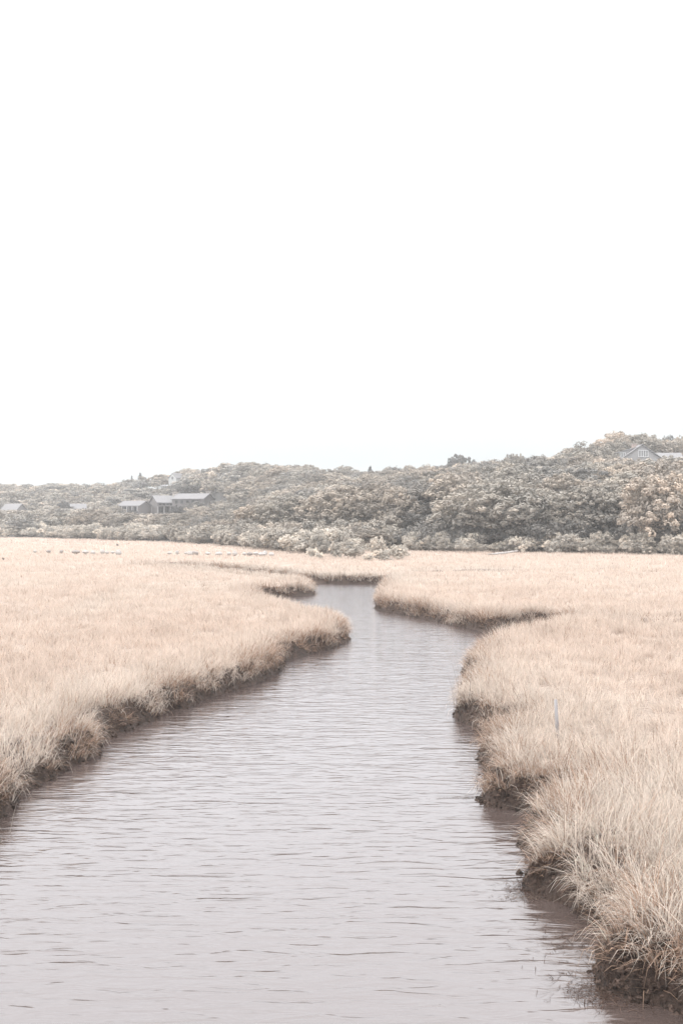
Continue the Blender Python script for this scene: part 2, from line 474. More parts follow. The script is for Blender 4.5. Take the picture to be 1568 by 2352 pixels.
def make_grass():
    VV, QQ, CC, off = [], [], [], 0
    PXW = 1174.0            # focal length in rendered pixels, for the blade width far off
    def add(P, S, GX, GY, az, edge_k, lenk, seed, seg, wmin):
        nonlocal off
        n = len(P)
        d = P[:, 1]
        r = np.random.default_rng(seed)
        tall = sstep(2.6, 0.3, S) * 0.16 + 0.10 * sstep(.5, .75, fbm(P[:, 0] * .5, P[:, 1] * .3, 41))
        L = (0.27 + tall) * r.uniform(0.6, 1.15, n) * np.where(r.random(n) < np.interp(d, [10, 22], [.07, 0]), 1.5, 1) * lenk * (1 - 0.15 * sstep(.6, .1, S))
        W = np.maximum(r.uniform(0.0048, 0.009, n), wmin * d / PXW)
        th0 = r.uniform(0.02, 0.5, n); th1 = r.uniform(0.1, 1.8, n)
        e = np.clip(1 - S / 0.55, 0, 1) * edge_k
        # along the edge the blades turn towards the water and hang over
        caz = np.arctan2(GY, GX)
        vx = np.cos(az) * (1 - e * .8) + np.cos(caz) * e * 1.5; vy = np.sin(az) * (1 - e * .8) + np.sin(caz) * e * 1.5
        az2 = np.arctan2(vy, vx) + r.normal(0, 0.8, n)
        th1 = th1 + e * r.uniform(0.5, 1.9, n)
        c = marsh_tint(P[:, 0], P[:, 1], S)
        v = (1 + r.normal(0, 1, n) * np.interp(d, [9, 30], [.19, .045]))[:, None] * (0.92 + 0.16 * vnoise(P[:, 0] * 1.7, P[:, 1] * 1.7, 42))[:, None]
        c = c * np.clip(v, .6, 1.4)
        brown = (r.random(n) < (np.interp(d, [12, 60], [.10, .03]) + 0.62 * sstep(0.9, 0.15, S) * sstep(.35, .6, fbm(P[:, 0] * 1.3, P[:, 1] * 1.3, 43))))[:, None]
        c = np.where(brown, np.array([0.36, 0.255, 0.195]) * r.uniform(.6, 1.35, n)[:, None], c)
        pale = (r.random(n) < np.interp(d, [10, 50], [.22, .08]))[:, None]
        c = np.where(pale & ~brown, c * 1.22, c)
        a, q, cc = blades(P, az2, L, W, th0, th1, seg, np.clip(c, .02, .85), r.normal(0, .5, n))
        VV.append(a); QQ.append(q + off); CC.append(cc); off += len(a)
    def tufts(n, d0, d1, k, per, spread, tmax, seed, seg, wmin, fade, lenk=1.0):
        r = np.random.default_rng(seed)
        u = r.random(n)
        d = (d0 ** -k + u * (d1 ** -k - d0 ** -k)) ** (-1 / k)
        t = r.uniform(-tmax, tmax, n)
        X, Y = t * d, d
        keep = (Y < edge_d(784 + F * t) + 2)
        fi, fo = fade
        keep &= r.random(len(X)) < np.clip((Y - fi[0]) / (fi[1] - fi[0]), 0, 1) * np.clip((fo[1] - Y) / (fo[1] - fo[0]), 0, 1)
        keep &= (Y > 45) | (fbm(X * 1.1, Y * 1.1, 58, 2) > .41) | (r.random(len(X)) < np.interp(Y, [8, 45], [.3, 1]))
        X, Y = X[keep], Y[keep]
        tiltd = fbm(X / 1.6, Y / 1.6, 51, 2) * 4 * np.pi
        nn = len(X)
        idx = np.repeat(np.arange(nn), per)
        sp = spread * np.maximum(1, Y / 25)[idx]
        ra, rr = r.uniform(0, 2 * np.pi, len(idx)), np.sqrt(r.random(len(idx)))
        bx, by = X[idx] + np.cos(ra) * rr * sp, Y[idx] + np.sin(ra) * rr * sp
        z, S, GX, GY, w = ground(bx, by)
        bare = fbm(bx * 1.9, by * 1.9, 52, 2)
        lim = 0.0 + 0.28 * (w - 0.2) / 0.45 + 0.5 * (bare - .5)
        ok = S > np.maximum(lim, 0.03) + bare_extra(bx, by)
        ok &= (S > 0.3) | (r.random(len(bx)) < 0.75)
        az = np.arctan2(np.sin(ra) * rr * .8 + np.sin(tiltd)[idx] * 0.6, np.cos(ra) * rr * .8 + np.cos(tiltd)[idx] * 0.6)
        P = np.stack([bx, by, z - 0.01], 1)
        add(P[ok], S[ok], GX[ok], GY[ok], az[ok], 1.0, lenk, seed + 1, seg, wmin)
    tufts(28000, 5.0, 30, 0.55, 12, 0.08, 0.62, 61, 3, 0.45, ((4, 5), (16, 30)))
    tufts(33500, 16, 75, 0.5, 11, 0.09, 0.45, 63, 3, 0.45, ((16, 30), (45, 75)))
    tufts(36000, 45, 290, 0.45, 7, 0.13, 0.405, 65, 2, 0.42, ((45, 75), (400, 500)))
    # extra fringe right along the creek edge
    r = np.random.default_rng(71)
    segs = np.vstack([np.stack([c[:-1], c[1:]], 1) for c in (Lc, Rc)])
    mid = segs.mean(1); ln = np.hypot(*(segs[:, 1] - segs[:, 0]).T)
    ok = (mid[:, 1] > 5.5) & (np.abs(mid[:, 0] / mid[:, 1]) < 0.42)
    segs, mid, ln = segs[ok], mid[ok], ln[ok]
    pr = ln / np.maximum(mid[:, 1], 8) ** 0.55; pr /= pr.sum()
    nt_ = 9000
    k = r.choice(len(segs), nt_, p=pr)
    base = segs[k, 0] + (segs[k, 1] - segs[k, 0]) * r.random(nt_)[:, None]
    base = base + r.normal(0, .45, (nt_, 2))
    per = 13
    idx = np.repeat(np.arange(nt_), per)
    ra, rr = r.uniform(0, 2 * np.pi, len(idx)), np.sqrt(r.random(len(idx)))
    sp = 0.06 * np.maximum(1, base[idx, 1] / 30)
    bx, by = base[idx, 0] + np.cos(ra) * rr * sp, base[idx, 1] + np.sin(ra) * rr * sp
    z, S, GX, GY, w = ground(bx, by)
    lim = 0.0 + 0.28 * (w - 0.2) / 0.45 + 0.5 * (fbm(bx * 1.9, by * 1.9, 52, 2) - .5)
    ok = (S > np.maximum(lim, 0.03) + bare_extra(bx, by)) & (S < 1.3) & (by > 4)
    az = np.arctan2(np.sin(ra) * rr + GY * .4, np.cos(ra) * rr + GX * .4)
    P = np.stack([bx, by, z - 0.01], 1)[ok]
    add(P, S[ok], GX[ok], GY[ok], az[ok], 1.0, 1.0, 72, 3, 0.5)
    # dead brown thatch matted on the bank faces
    nt_ = 95000
    k = r.choice(len(segs), nt_, p=pr)
    b2 = segs[k, 0] + (segs[k, 1] - segs[k, 0]) * r.random(nt_)[:, None] + r.normal(0, .32, (nt_, 2))
    z, S, GX, GY, w = ground(b2[:, 0], b2[:, 1])
    ok = (S > 0.07) & (S < 0.75) & (fbm(b2[:, 0] * 2.3, b2[:, 1] * 2.3, 57, 2) > .40)
    P = np.stack([b2[:, 0], b2[:, 1], z + .0], 1)[ok]; n = len(P)
    c = np.where((r.random(n) < .6)[:, None], [[0.40, 0.28, 0.21]], [[0.13, 0.092, 0.075]]) * r.uniform(.5, 1.5, n)[:, None]
    a, q, cc = blades(P, np.arctan2(GY[ok], GX[ok]) + r.normal(0, .7, n), r.uniform(.08, .26, n), np.maximum(r.uniform(.005, .010, n), .5 * P[:, 1] / PXW),
                      r.uniform(.7, 1.4, n), r.uniform(0, 1.3, n), 2, c, r.normal(0, .5, n))
    VV.append(a); QQ.append(q + off); CC.append(cc); off += len(a)
    o = link('marsh_grass', mesh_np('marsh_grass', np.vstack(VV), np.vstack(QQ), M_BLADE, np.vstack(CC)))
    tag(o, 'dry pale straw marsh grass covering the flats and hanging over the creek banks', 'grass', kind='stuff')
make_grass()

# loose dark wrack on the mud, floating bits, reeds
def scatter_blades(name, spots, label, cat, colr, seed):
    r = np.random.default_rng(seed); VV, QQ, CC, off = [], [], [], 0
    for (x, y, sx, sy, n, L0, L1, t0, t1, wd, onwater) in spots:
        bx, by = x + r.normal(0, sx, n), y + r.normal(0, sy, n)
        z, S, _, _, _ = ground(bx, by)
        z = np.maximum(z, 0.0) + 0.005
        P = np.stack([bx, by, z], 1)
        c = np.array(colr) * r.uniform(.5, 1.7, n)[:, None]
        a, q, cc = blades(P, r.uniform(0, 2 * np.pi, n), r.uniform(L0, L1, n), np.full(n, wd) * r.uniform(.6, 1.3, n), np.where((S < 0) & (name != 'reeds'), r.uniform(1.4, 1.57, n), r.uniform(t0, t1, n)), r.uniform(-.1, .5, n) * np.where((S < 0) & (name != 'reeds'), .2, 1), 2, c, r.normal(0, .4, n))
        VV.append(a); QQ.append(q + off); CC.append(cc); off += len(a)
    o = link(name, mesh_np(name, np.vstack(VV), np.vstack(QQ), M_BLADE, np.vstack(CC)))
    tag(o, label, cat, kind='stuff')
p1, p2, p3 = at(1225, 2040, 0), at(1455, 2262, 0), at(1380, 2275, 0)
p4 = at(1120, 1765, .2); p5 = at(1330, 2080, .3)
scatter_blades('seaweed_wrack', [(p1[0] + .05, p1[1], .14, .14, 900, .04, .10, .6, 1.5, .006, 0), (p2[0] + .2, p2[1] + .05, .28, .16, 2600, .04, .13, .6, 1.5, .006, 0),
    (p3[0] - .02, p3[1] - .1, .16, .12, 500, .05, .16, 1.35, 1.6, .004, 1), (p5[0] + .2, p5[1], .3, .3, 500, .04, .12, .7, 1.5, .005, 0)],
    'tangled dark brown seaweed lying on the mud at lower right', 'seaweed', (0.10, 0.07, 0.058), 81)
p6 = at(1060, 1832, 0); p7 = at(1200, 2062, 0)
scatter_blades('floating_weed', [(p6[0], p6[1], .16, .03, 110, .02, .07, .3, 1.5, .006, 1), (p7[0], p7[1], .12, .06, 160, .03, .09, 1.1, 1.6, .005, 1)],
    'sparse floating weed in a thin line off the right bank', 'weed', (0.13, 0.10, 0.085), 83)
r1, r2, r3, r4 = at(1058, 1640, 0), at(850, 1347, 0), at(2, 1935, 0), at(1102, 1800, 0)
scatter_blades('reeds', [(r1[0] - .02, r1[1], .06, .6, 20, .4, .9, .0, .5, .009, 1), (r2[0], r2[1], .8, .3, 30, .06, .2, 0, .7, .02, 1),
    (r3[0] - .05, r3[1], .06, .25, 18, .15, .4, 0, .9, .007, 1), (r4[0], r4[1], .05, .4, 14, .15, .35, 0, .9, .006, 1)],
    'thin dark reed stems standing in shallow water at the bank edges', 'reeds', (0.15, 0.132, 0.118), 84)

# crumbled clods and root lumps on the bank faces
def clods():
    r = np.random.default_rng(87)
    import bmesh
    bm = bmesh.new(); bmesh.ops.create_icosphere(bm, subdivisions=2, radius=1.0)
    bv = np.array([v.co[:] for v in bm.verts]); bf = np.array([[v.index for v in f.verts] for f in bm.faces]); bm.free()
    segs = np.vstack([np.stack([c[:-1], c[1:]], 1) for c in (Lc, Rc)])
    mid = segs.mean(1)
    ok = (mid[:, 1] > 6) & (mid[:, 1] < 48) & (np.abs(mid[:, 0] / mid[:, 1]) < .4)
    segs, mid = segs[ok], mid[ok]
    pr = 1 / mid[:, 1] ** .9; pr /= pr.sum()
    n = 15000
    k = r.choice(len(segs), n, p=pr)
    b = segs[k, 0] + (segs[k, 1] - segs[k, 0]) * r.random(n)[:, None] + r.normal(0, .16, (n, 2))
    z, S, _, _, _ = ground(b[:, 0], b[:, 1])
    ok = (S > -0.05) & (S < .42)
    b, z = b[ok], z[ok]; n = len(b)
    s = r.uniform(.006, .022, n) * np.where(r.random(n) < .06, 1.8, 1)
    nz = 1 + r.normal(0, .30, (n, len(bv), 1))
    V = bv[None] * nz * s[:, None, None] * r.uniform(.6, 1.4, (n, 1, 3))
    V[:, :, 0] += b[:, 0:1]; V[:, :, 1] += b[:, 1:2]; V[:, :, 2] += np.maximum(z, -.02)[:, None]
    T_ = (bf[None] + (np.arange(n) * len(bv))[:, None, None]).reshape(-1, 3)
    c = np.array([0.075, 0.052, 0.042]) * r.uniform(.35, 1.9, n)[:, None]
    o = link('mud_clods', mesh_np('mud_clods', V.reshape(-1, 3), np.zeros((0, 4)), g.data.materials[0], np.repeat(c, len(bv), 0), smooth=False, T=T_))
    tag(o, 'dark brown crumbled mud and root lumps along the waterline of both banks', 'mud', kind='stuff')
clods()

# ------------------------------------------------------------------ trees
def leaf_quads(C, Nn, size, r, jit=0.09):
    n = len(C)
    nn = Nn + r.normal(0, jit, (n, 3)); nn /= np.linalg.norm(nn, axis=1)[:, None] + 1e-9
    ref = np.where(np.abs(nn[:, 2:3]) < .9, [[0, 0, 1.0]], [[1.0, 0, 0]])
    a = np.cross(nn, ref); a /= np.linalg.norm(a, axis=1)[:, None] + 1e-9
    b = np.cross(nn, a)
    th = r.uniform(0, np.pi, n)[:, None]
    a, b = a * np.cos(th) + b * np.sin(th), b * np.cos(th) - a * np.sin(th)
    s = (size * r.uniform(.6, 1.35, n))[:, None]
    V = np.stack([C - a * s, C - b * s * .55, C + a * s, C + b * s * .55], 1)
    return V.reshape(-1, 3)

def sphere_dirs(n, r, up=-0.35):
    z = r.uniform(up, 1, n); t = r.uniform(0, 2 * np.pi, n)
    s = np.sqrt(1 - z * z)
    return np.stack([s * np.cos(t), s * np.sin(t), z], 1)

def crown_mesh(name, seed, rad, z0, z1, lobes, puffs, leaves, leaf, puff_r, tone=0.16, flat=0.8, taper=0.0):
    """rounded crown: lobes on a dome, puffs on the lobes, leaves on the puffs"""
    r = np.random.default_rng(seed)
    cz, hz = (z0 * 0.55 + z1 * 0.45), (z1 - z0) * 0.5
    CV, CN, CT = [], [], []
    D = sphere_dirs(lobes, r, -0.55)
    for k in range(lobes):
        dv = D[k]
        lr = rad * r.uniform(0.36, 0.56)
        shr = 1 - taper * max(dv[2], 0)
        c = np.array([dv[0] * (rad - lr * .75) * shr, dv[1] * (rad - lr * .75) * shr, cz + dv[2] * (hz - lr * .4 * flat)])
        pd = sphere_dirs(puffs, r, -0.45)
        lt = r.normal(1, tone)
        for j in range(puffs):
            pr = puff_r * r.uniform(.65, 1.35)
            pc = c + pd[j] * lr * r.uniform(.75, 1.05) * np.array([1, 1, flat])
            pt = lt * r.normal(1, tone * .8)
            ld = sphere_dirs(leaves, r, -0.7)
            CV.append(pc + ld * pr * r.uniform(.6, 1.05, leaves)[:, None]); CN.append(ld * .85 + np.array([0, 0, .2]))
            CT.append(np.clip(np.full(leaves, pt) * r.normal(1, .04, leaves), .4, 1.8))
    # sparse leaves inside
    ni = lobes * puffs * leaves // 6
    dd = sphere_dirs(ni, r, -1); q = r.random(ni)[:, None] ** .5 * .8
    CV.append(dd * q * np.array([rad, rad, hz]) + np.array([0, 0, cz])); CN.append(dd); CT.append(np.full(ni, 0.8))
    C, Nn, T = np.vstack(CV), np.vstack(CN), np.concatenate(CT)
    ok = C[:, 2] > z0 * .3 - 0.1
    C, Nn, T = C[ok], Nn[ok], T[ok]
    V = leaf_quads(C, Nn, leaf, r)
    # warm/cool variation between the puffs
    w = (T - 1)[:, None]
    tint = np.clip(T[:, None] * (1 + w * np.array([[.12, 0, -.12]])), .3, 1.9)
    return mesh_np(name, V, np.arange(len(V)).reshape(-1, 4), M_LEAF, np.repeat(tint, 4, 0))

def conifer_mesh(name, seed, rad, h, n=60):
    r = np.random.default_rng(seed); C, Nn = [], []
    for k in range(n):
        u = (k + r.random()) / n
        z = h * (0.12 + .88 * u); rr = rad * (1 - u) ** .8 * r.uniform(.5, 1.2) + .1
        t = r.uniform(0, 6.28); m_ = 90
        f = r.random(m_) ** .6
        p = np.stack([np.cos(t) * rr * f, np.sin(t) * rr * f, z - .25 * rr * f], 1) + r.normal(0, .13, (m_, 3)) * (1 + .8 * rr)
        C.append(p); Nn.append(np.tile([[np.cos(t) * .5, np.sin(t) * .5, .7]], (m_, 1)))
    C, Nn = np.vstack(C), np.vstack(Nn)
    V = leaf_quads(C, Nn, .14, r)
    return mesh_np(name, V, np.arange(len(V)).reshape(-1, 4), M_LEAF, np.repeat(np.clip(r.normal(1, .15, len(C)), .5, 1.5)[:, None] * np.ones((1, 3)), 4, 0))

def trunk_mesh(name, seed, h, rad, spread):
    r = np.random.default_rng(seed); mb = MB()
    mb.tube([(0, 0, -.6), (.05, 0, h * .25), (0, .08, h * .5), (.05, .05, h * .8)], [rad * 1.3, rad, rad * .75, rad * .3])
    for k in range(7):
        t = k * 0.9 + r.uniform(-.3, .3); z = h * r.uniform(.2, .5)
        e = spread * r.uniform(.5, .8)
        mb.tube([(0.03, .03, z), (math.cos(t) * e * .5, math.sin(t) * e * .5, z + h * .15), (math.cos(t) * e, math.sin(t) * e, z + h * r.uniform(.2, .35))], [rad * .5, rad * .32, rad * .1], 5)
    return mb.mesh(name, M_BARK, True)

# unit trees: 6.4 m tall, crown radius about 3 m
CROWNS = [crown_mesh('crown', 100 + k, 2.9 + .25 * (k % 3), 0.6, 6.4, 15, 22, 36, 0.12, 0.34, tone=.12, flat=.8) for k in range(6)]
DENSE = [crown_mesh('crown', 130 + k, 2.9, 0.3, 6.4, 18, 15, 60, 0.16, 0.40, tone=.1, flat=.85) for k in range(2)]
TRUNKS = [trunk_mesh('trunk', 200 + k, 6.0, 0.17, 2.2) for k in range(3)]
SHRUBS = [crown_mesh('foliage', 150 + k, 1.25, 0.0, 1.7, 8, 11, 42, 0.075, 0.22, tone=.12, flat=.8) for k in range(4)]
STEMS = [trunk_mesh('stem', 210 + k, 1.2, 0.04, .7) for k in range(2)]
FAR = [crown_mesh('crown', 170 + k, 3.0, 0.6, 6.4, 10, 9, 18, 0.27, 0.5, flat=.75) for k in range(4)]
PINE = [conifer_mesh('crown', 190, 2.6, 7.0, 90), conifer_mesh('crown', 191, 1.5, 7.5, 60)]

def place(kind, crown, trunk, x, y, z, s, sz, rz, colr, label, cat, group=None, cname='crown', tname='trunk'):
    e = empty(kind, (x, y, z), rz)
    e.scale = (s, s, sz)
    c = link(cname, crown, e); c.color = (*colr, 1)
    t = link(tname, trunk, e)
    tag(e, label, cat, group)
    return e

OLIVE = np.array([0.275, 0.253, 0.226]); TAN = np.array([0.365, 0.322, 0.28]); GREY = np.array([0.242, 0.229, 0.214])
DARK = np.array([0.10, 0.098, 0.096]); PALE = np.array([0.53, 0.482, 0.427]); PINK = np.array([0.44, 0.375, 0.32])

# things that must stay visible: (columns, lowest row that trees in front may reach, distance)
CLEAR = [(270, 400, 1181, 300), (400, 498, 1152, 300), (6, 62, 1173, 336), (156, 204, 1170, 336), (384, 416, 1104, 364), (360, 390, 1122, 356), (1408, 1620, 1058, 206), (100, 112, 1190, 300)]
FOOT = [(270, 490, 285, 299), (8, 62, 325, 342), (155, 203, 325, 342), (386, 412, 355, 368), (362, 386, 350, 357), (1405, 1640, 192, 212)]
SPECIAL = [  # column, base row hint (distance), top row, width px, mesh list, colour, label
    (1058, 298, 1043, 66, 'dense', GREY * .62, 'dark dome shaped tree standing alone above the middle of the ridge line'),
    (850, 316, 1073, 36, 'pine', DARK * .95, 'small dark bushy evergreen on the skyline left of the dark dome tree'),
    (322, 388, 1087, 26, 'pine', DARK * 1.5, 'tall dark ragged conifer on the left skyline, tallest there'),
    (303, 392, 1093, 12, 'spire', DARK * 1.6, 'slim dark conifer just left of the ragged conifer on the left skyline'),
    (1180, 228, 1041, 54, 'round', OLIVE, 'rounded olive tree on the skyline right of the dark dome tree'),
    (1410, 226, 998, 120, 'round', PINK * .95, 'big pinkish tan tree rising behind the gabled house on the hilltop'),
    (1534, 232, 999, 34, 'round', GREY * .8, 'small dark tree top on the skyline at far right behind the house'),
    (1562, 222, 1008, 50, 'round', TAN * 1.05, 'tan bushy tree at the right end of the hilltop house'),
    (62, 236, 1192, 72, 'dense', GREY * .8, 'large dark round tree near the marsh edge at far left'),
    (264, 262, 1164, 62, 'round', OLIVE * 1.0, 'large round olive tree in front of the left wing of the long grey house'),
    (303, 266, 1174, 34, 'dense', DARK * 1.0, 'dark shrubby tree below the porch of the long grey house'),
    (365, 240, 1182, 44, 'dense', GREY * 1.0, 'tight round grey tree below the middle of the long grey house'),
    (412, 268, 1160, 44, 'dense', DARK * 1.0, 'dark dense tree in front of the tall gable of the long grey house'),
    (446, 272, 1150, 56, 'dense', GREY * .8, 'dark wide tree in front of the right wing of the long grey house'),
    (132, 290, 1166, 40, 'round', TAN * .85, 'tan domed tree between the two small barn roofs'),
    (150, 318, 1150, 40, 'dense', DARK * 1.1, 'dark spreading tree just left of the second barn roof'),
    (1340, 121, 1128, 150, 'round', OLIVE * 1.05, 'big rounded olive tree at the foot of the right hill'),
    (1500, 118, 1135, 170, 'round', TAN * .78, 'big light topped tree at the foot of the right hill near the right edge'),
    (840, 126, 1212, 100, 'dense', TAN * .8, 'low wide tan topped tree behind the pale shrubs by the creek'),
]
def special():
    for (px, d, ytop, wpx, kind, c, label) in SPECIAL:
        x, y = at_d(px, d)
        zg = float(ground(np.array([x]), np.array([y]))[0][0])
        zt = z_at(ytop, d)
        h = max(zt - zg, 2.2); zb = zt - h
        rad = wpx * d / F / 2
        lst, hh, r0 = {'dense': (DENSE, 6.4, 3.0), 'round': (CROWNS, 6.4, 3.0), 'pine': (PINE[:1], 7.0, 2.5), 'spire': (PINE[1:], 7.5, 1.4)}[kind]
        cr = lst[int(px) % len(lst)]
        place('conifer_tree' if kind in ('pine', 'spire') else 'hillside_tree', cr, TRUNKS[int(px) % 3], x, y, zb, rad / r0, h / hh, random.uniform(0, 6.28), c, label, 'tree')
special()

def wood():
    r = np.random.default_rng(5)
    pts = []
    def fill(px0, px1, dmin, dmax, cell):
        for gy in np.arange(dmin, dmax, cell):
            x0, x1 = (px0 - 784) / F * gy, (px1 - 784) / F * gy
            for gx in np.arange(x0, x1, cell):
                x, y = gx + r.uniform(-.42, .42) * cell, gy + r.uniform(-.42, .42) * cell
                px = 784 + F * x / y
                if px0 <= px < px1: pts.append((x, y))
    fill(480, 1700, 108, 246, 5.6)
    fill(480, 1130, 246, 352, 5.2)
    fill(-140, 480, 176, 445, 5.2)
    P = np.array(pts); X, Y = P[:, 0], P[:, 1]
    px = 784 + F * X / Y
    e = edge_d(px)
    left = px < 560
    ok = Y > e + np.where(left, 14, 2.5)
    ok &= ~((px > 520) & (px < 900) & (Y < e + 8))
    I = lambda k: np.interp(px, HT[:, 0], HT[:, k])
    ok &= Y < I(4) + 12
    for (a, b, d0, d1) in FOOT: ok &= ~((px > a) & (px < b) & (Y > d0) & (Y < d1))
    X, Y, px = X[ok], Y[ok], px[ok]
    Z = ground(X, Y)[0]
    n = len(X)
    H = tree_h(px) * r.uniform(.72, 1.15, n)
    rad = np.where(px > 560, r.uniform(3.2, 5.3, n), r.uniform(2.4, 4.0, n))
    # lower trees at the very front
    ok = np.ones(n, bool)
    for (a, b, ylim, dm) in CLEAR:
        hw = rad / Y * F
        m = (px > a - hw * .8) & (px < b + hw * .8) & (Y < dm)
        lim = z_at(ylim, Y) - Z
        H = np.where(m & (H > lim), lim, H)
    ok &= H > 1.0
    X, Y, px, Z, H, rad = [q[ok] for q in (X, Y, px, Z, H, rad)]
    rad = np.minimum(rad, H * .8 + .4)
    # what can be seen over what stands in front
    top = (Z + H - CAM_Z) / Y
    order = np.argsort(Y); bins = np.full(2200, -1.0); vis = np.zeros(len(X), bool)
    for i in order:
        hw = rad[i] / Y[i] * F
        a, b = int(np.clip(px[i] - hw + 300, 0, 2199)), int(np.clip(px[i] + hw + 301, 1, 2200))
        if b <= a: continue
        seg = bins[a:b]
        if (seg < top[i] - 0.0004).mean() > 0.12: vis[i] = True
        a2, b2 = int(np.clip(px[i] - hw * .7 + 300, 0, 2199)), int(np.clip(px[i] + hw * .7 + 301, 1, 2200))
        prev = (Z[i] + H[i] * .86 - CAM_Z) / Y[i]
        bins[a2:b2] = np.maximum(bins[a2:b2], prev)
    X, Y, px, Z, H, rad = [q[vis] for q in (X, Y, px, Z, H, rad)]
    size = H / Y * np.where((px > -10) & (px < 1580), 1, .3)
    # strongly sunk or out-of-frame trees come last
    order = np.argsort(-size)
    NTREE = 270
    print('wood', len(order))
    cn = fbm(X / 11, Y / 11, 91, 2); cr = r.random(len(X))
    farV, farQ, farC, off = [], [], [], 0
    counts = {}
    for rank, i in enumerate(order):
        u = float(cn[i]); k = cr[i]
        c = OLIVE if k < .36 else (GREY if k < .58 else TAN * .88)
        c = c * (1 + .25 * sstep(.5, .75, u)) * float(r.normal(1, .14))
        if px[i] > 560 and u > .56 and k > .4: c = (c + PINK * .9) / 2
        if px[i] < 560: c = c * 1.02
        rz = r.uniform(0, 6.28)
        if rank < NTREE:
            if px[i] < 520: g_, lb = 'trees of the left wood', 'rounded grey green tree in the low wood left of the long hill'
            elif Y[i] > 250: g_, lb = 'trees on the far middle ridge', 'small hazy grey tree on the far ridge in the middle'
            elif Y[i] < edge_d(px[i]) + 16: g_, lb = 'trees at the foot of the right hill', 'leafy tree at the foot of the right hill, right behind the marsh'
            elif px[i] < 1000: g_, lb = 'trees on the left shoulder of the right hill', 'rounded tree in the canopy on the left shoulder of the right hill'
            elif Y[i] > 196: g_, lb = 'skyline trees of the right hill', 'pale tree near the skyline of the right hill'
            else: g_, lb = 'trees on the face of the right hill', 'rounded tree in the close canopy on the face of the right hill'
            place('hillside_tree', CROWNS[int(r.integers(6))], TRUNKS[int(r.integers(3))], X[i], Y[i], Z[i], rad[i] / 3.1, H[i] / 6.4, rz, c, lb, 'tree', g_)
        else:
            me = FAR[int(r.integers(4))]
            if 'co' not in counts.get(me.name, {}):
                v = np.empty(len(me.vertices) * 3, np.float32); me.vertices.foreach_get('co', v)
                cc = np.empty(len(me.vertices) * 4, np.float32); me.attributes['tint'].data.foreach_get('color', cc)
                counts[me.name] = {'co': v.reshape(-1, 3), 'c': cc.reshape(-1, 4)[:, :3]}
            v, cc = counts[me.name]['co'], counts[me.name]['c']
            ca, sa = math.cos(rz), math.sin(rz); s = rad[i] / 3.1
            w = np.stack([(v[:, 0] * ca - v[:, 1] * sa) * s + X[i], (v[:, 0] * sa + v[:, 1] * ca) * s + Y[i], v[:, 2] * H[i] / 6.4 + Z[i]], 1)
            farV.append(w); farC.append(cc * c); farQ.append(np.arange(len(w)).reshape(-1, 4) + off); off += len(w)
    if farV:
        o = link('far_wood', mesh_np('far_wood', np.vstack(farV), np.vstack(farQ), M_LEAF, np.vstack(farC)))
        tag(o, 'far grey wood covering the distant left hills as one mass', 'wood', kind='stuff')
wood()

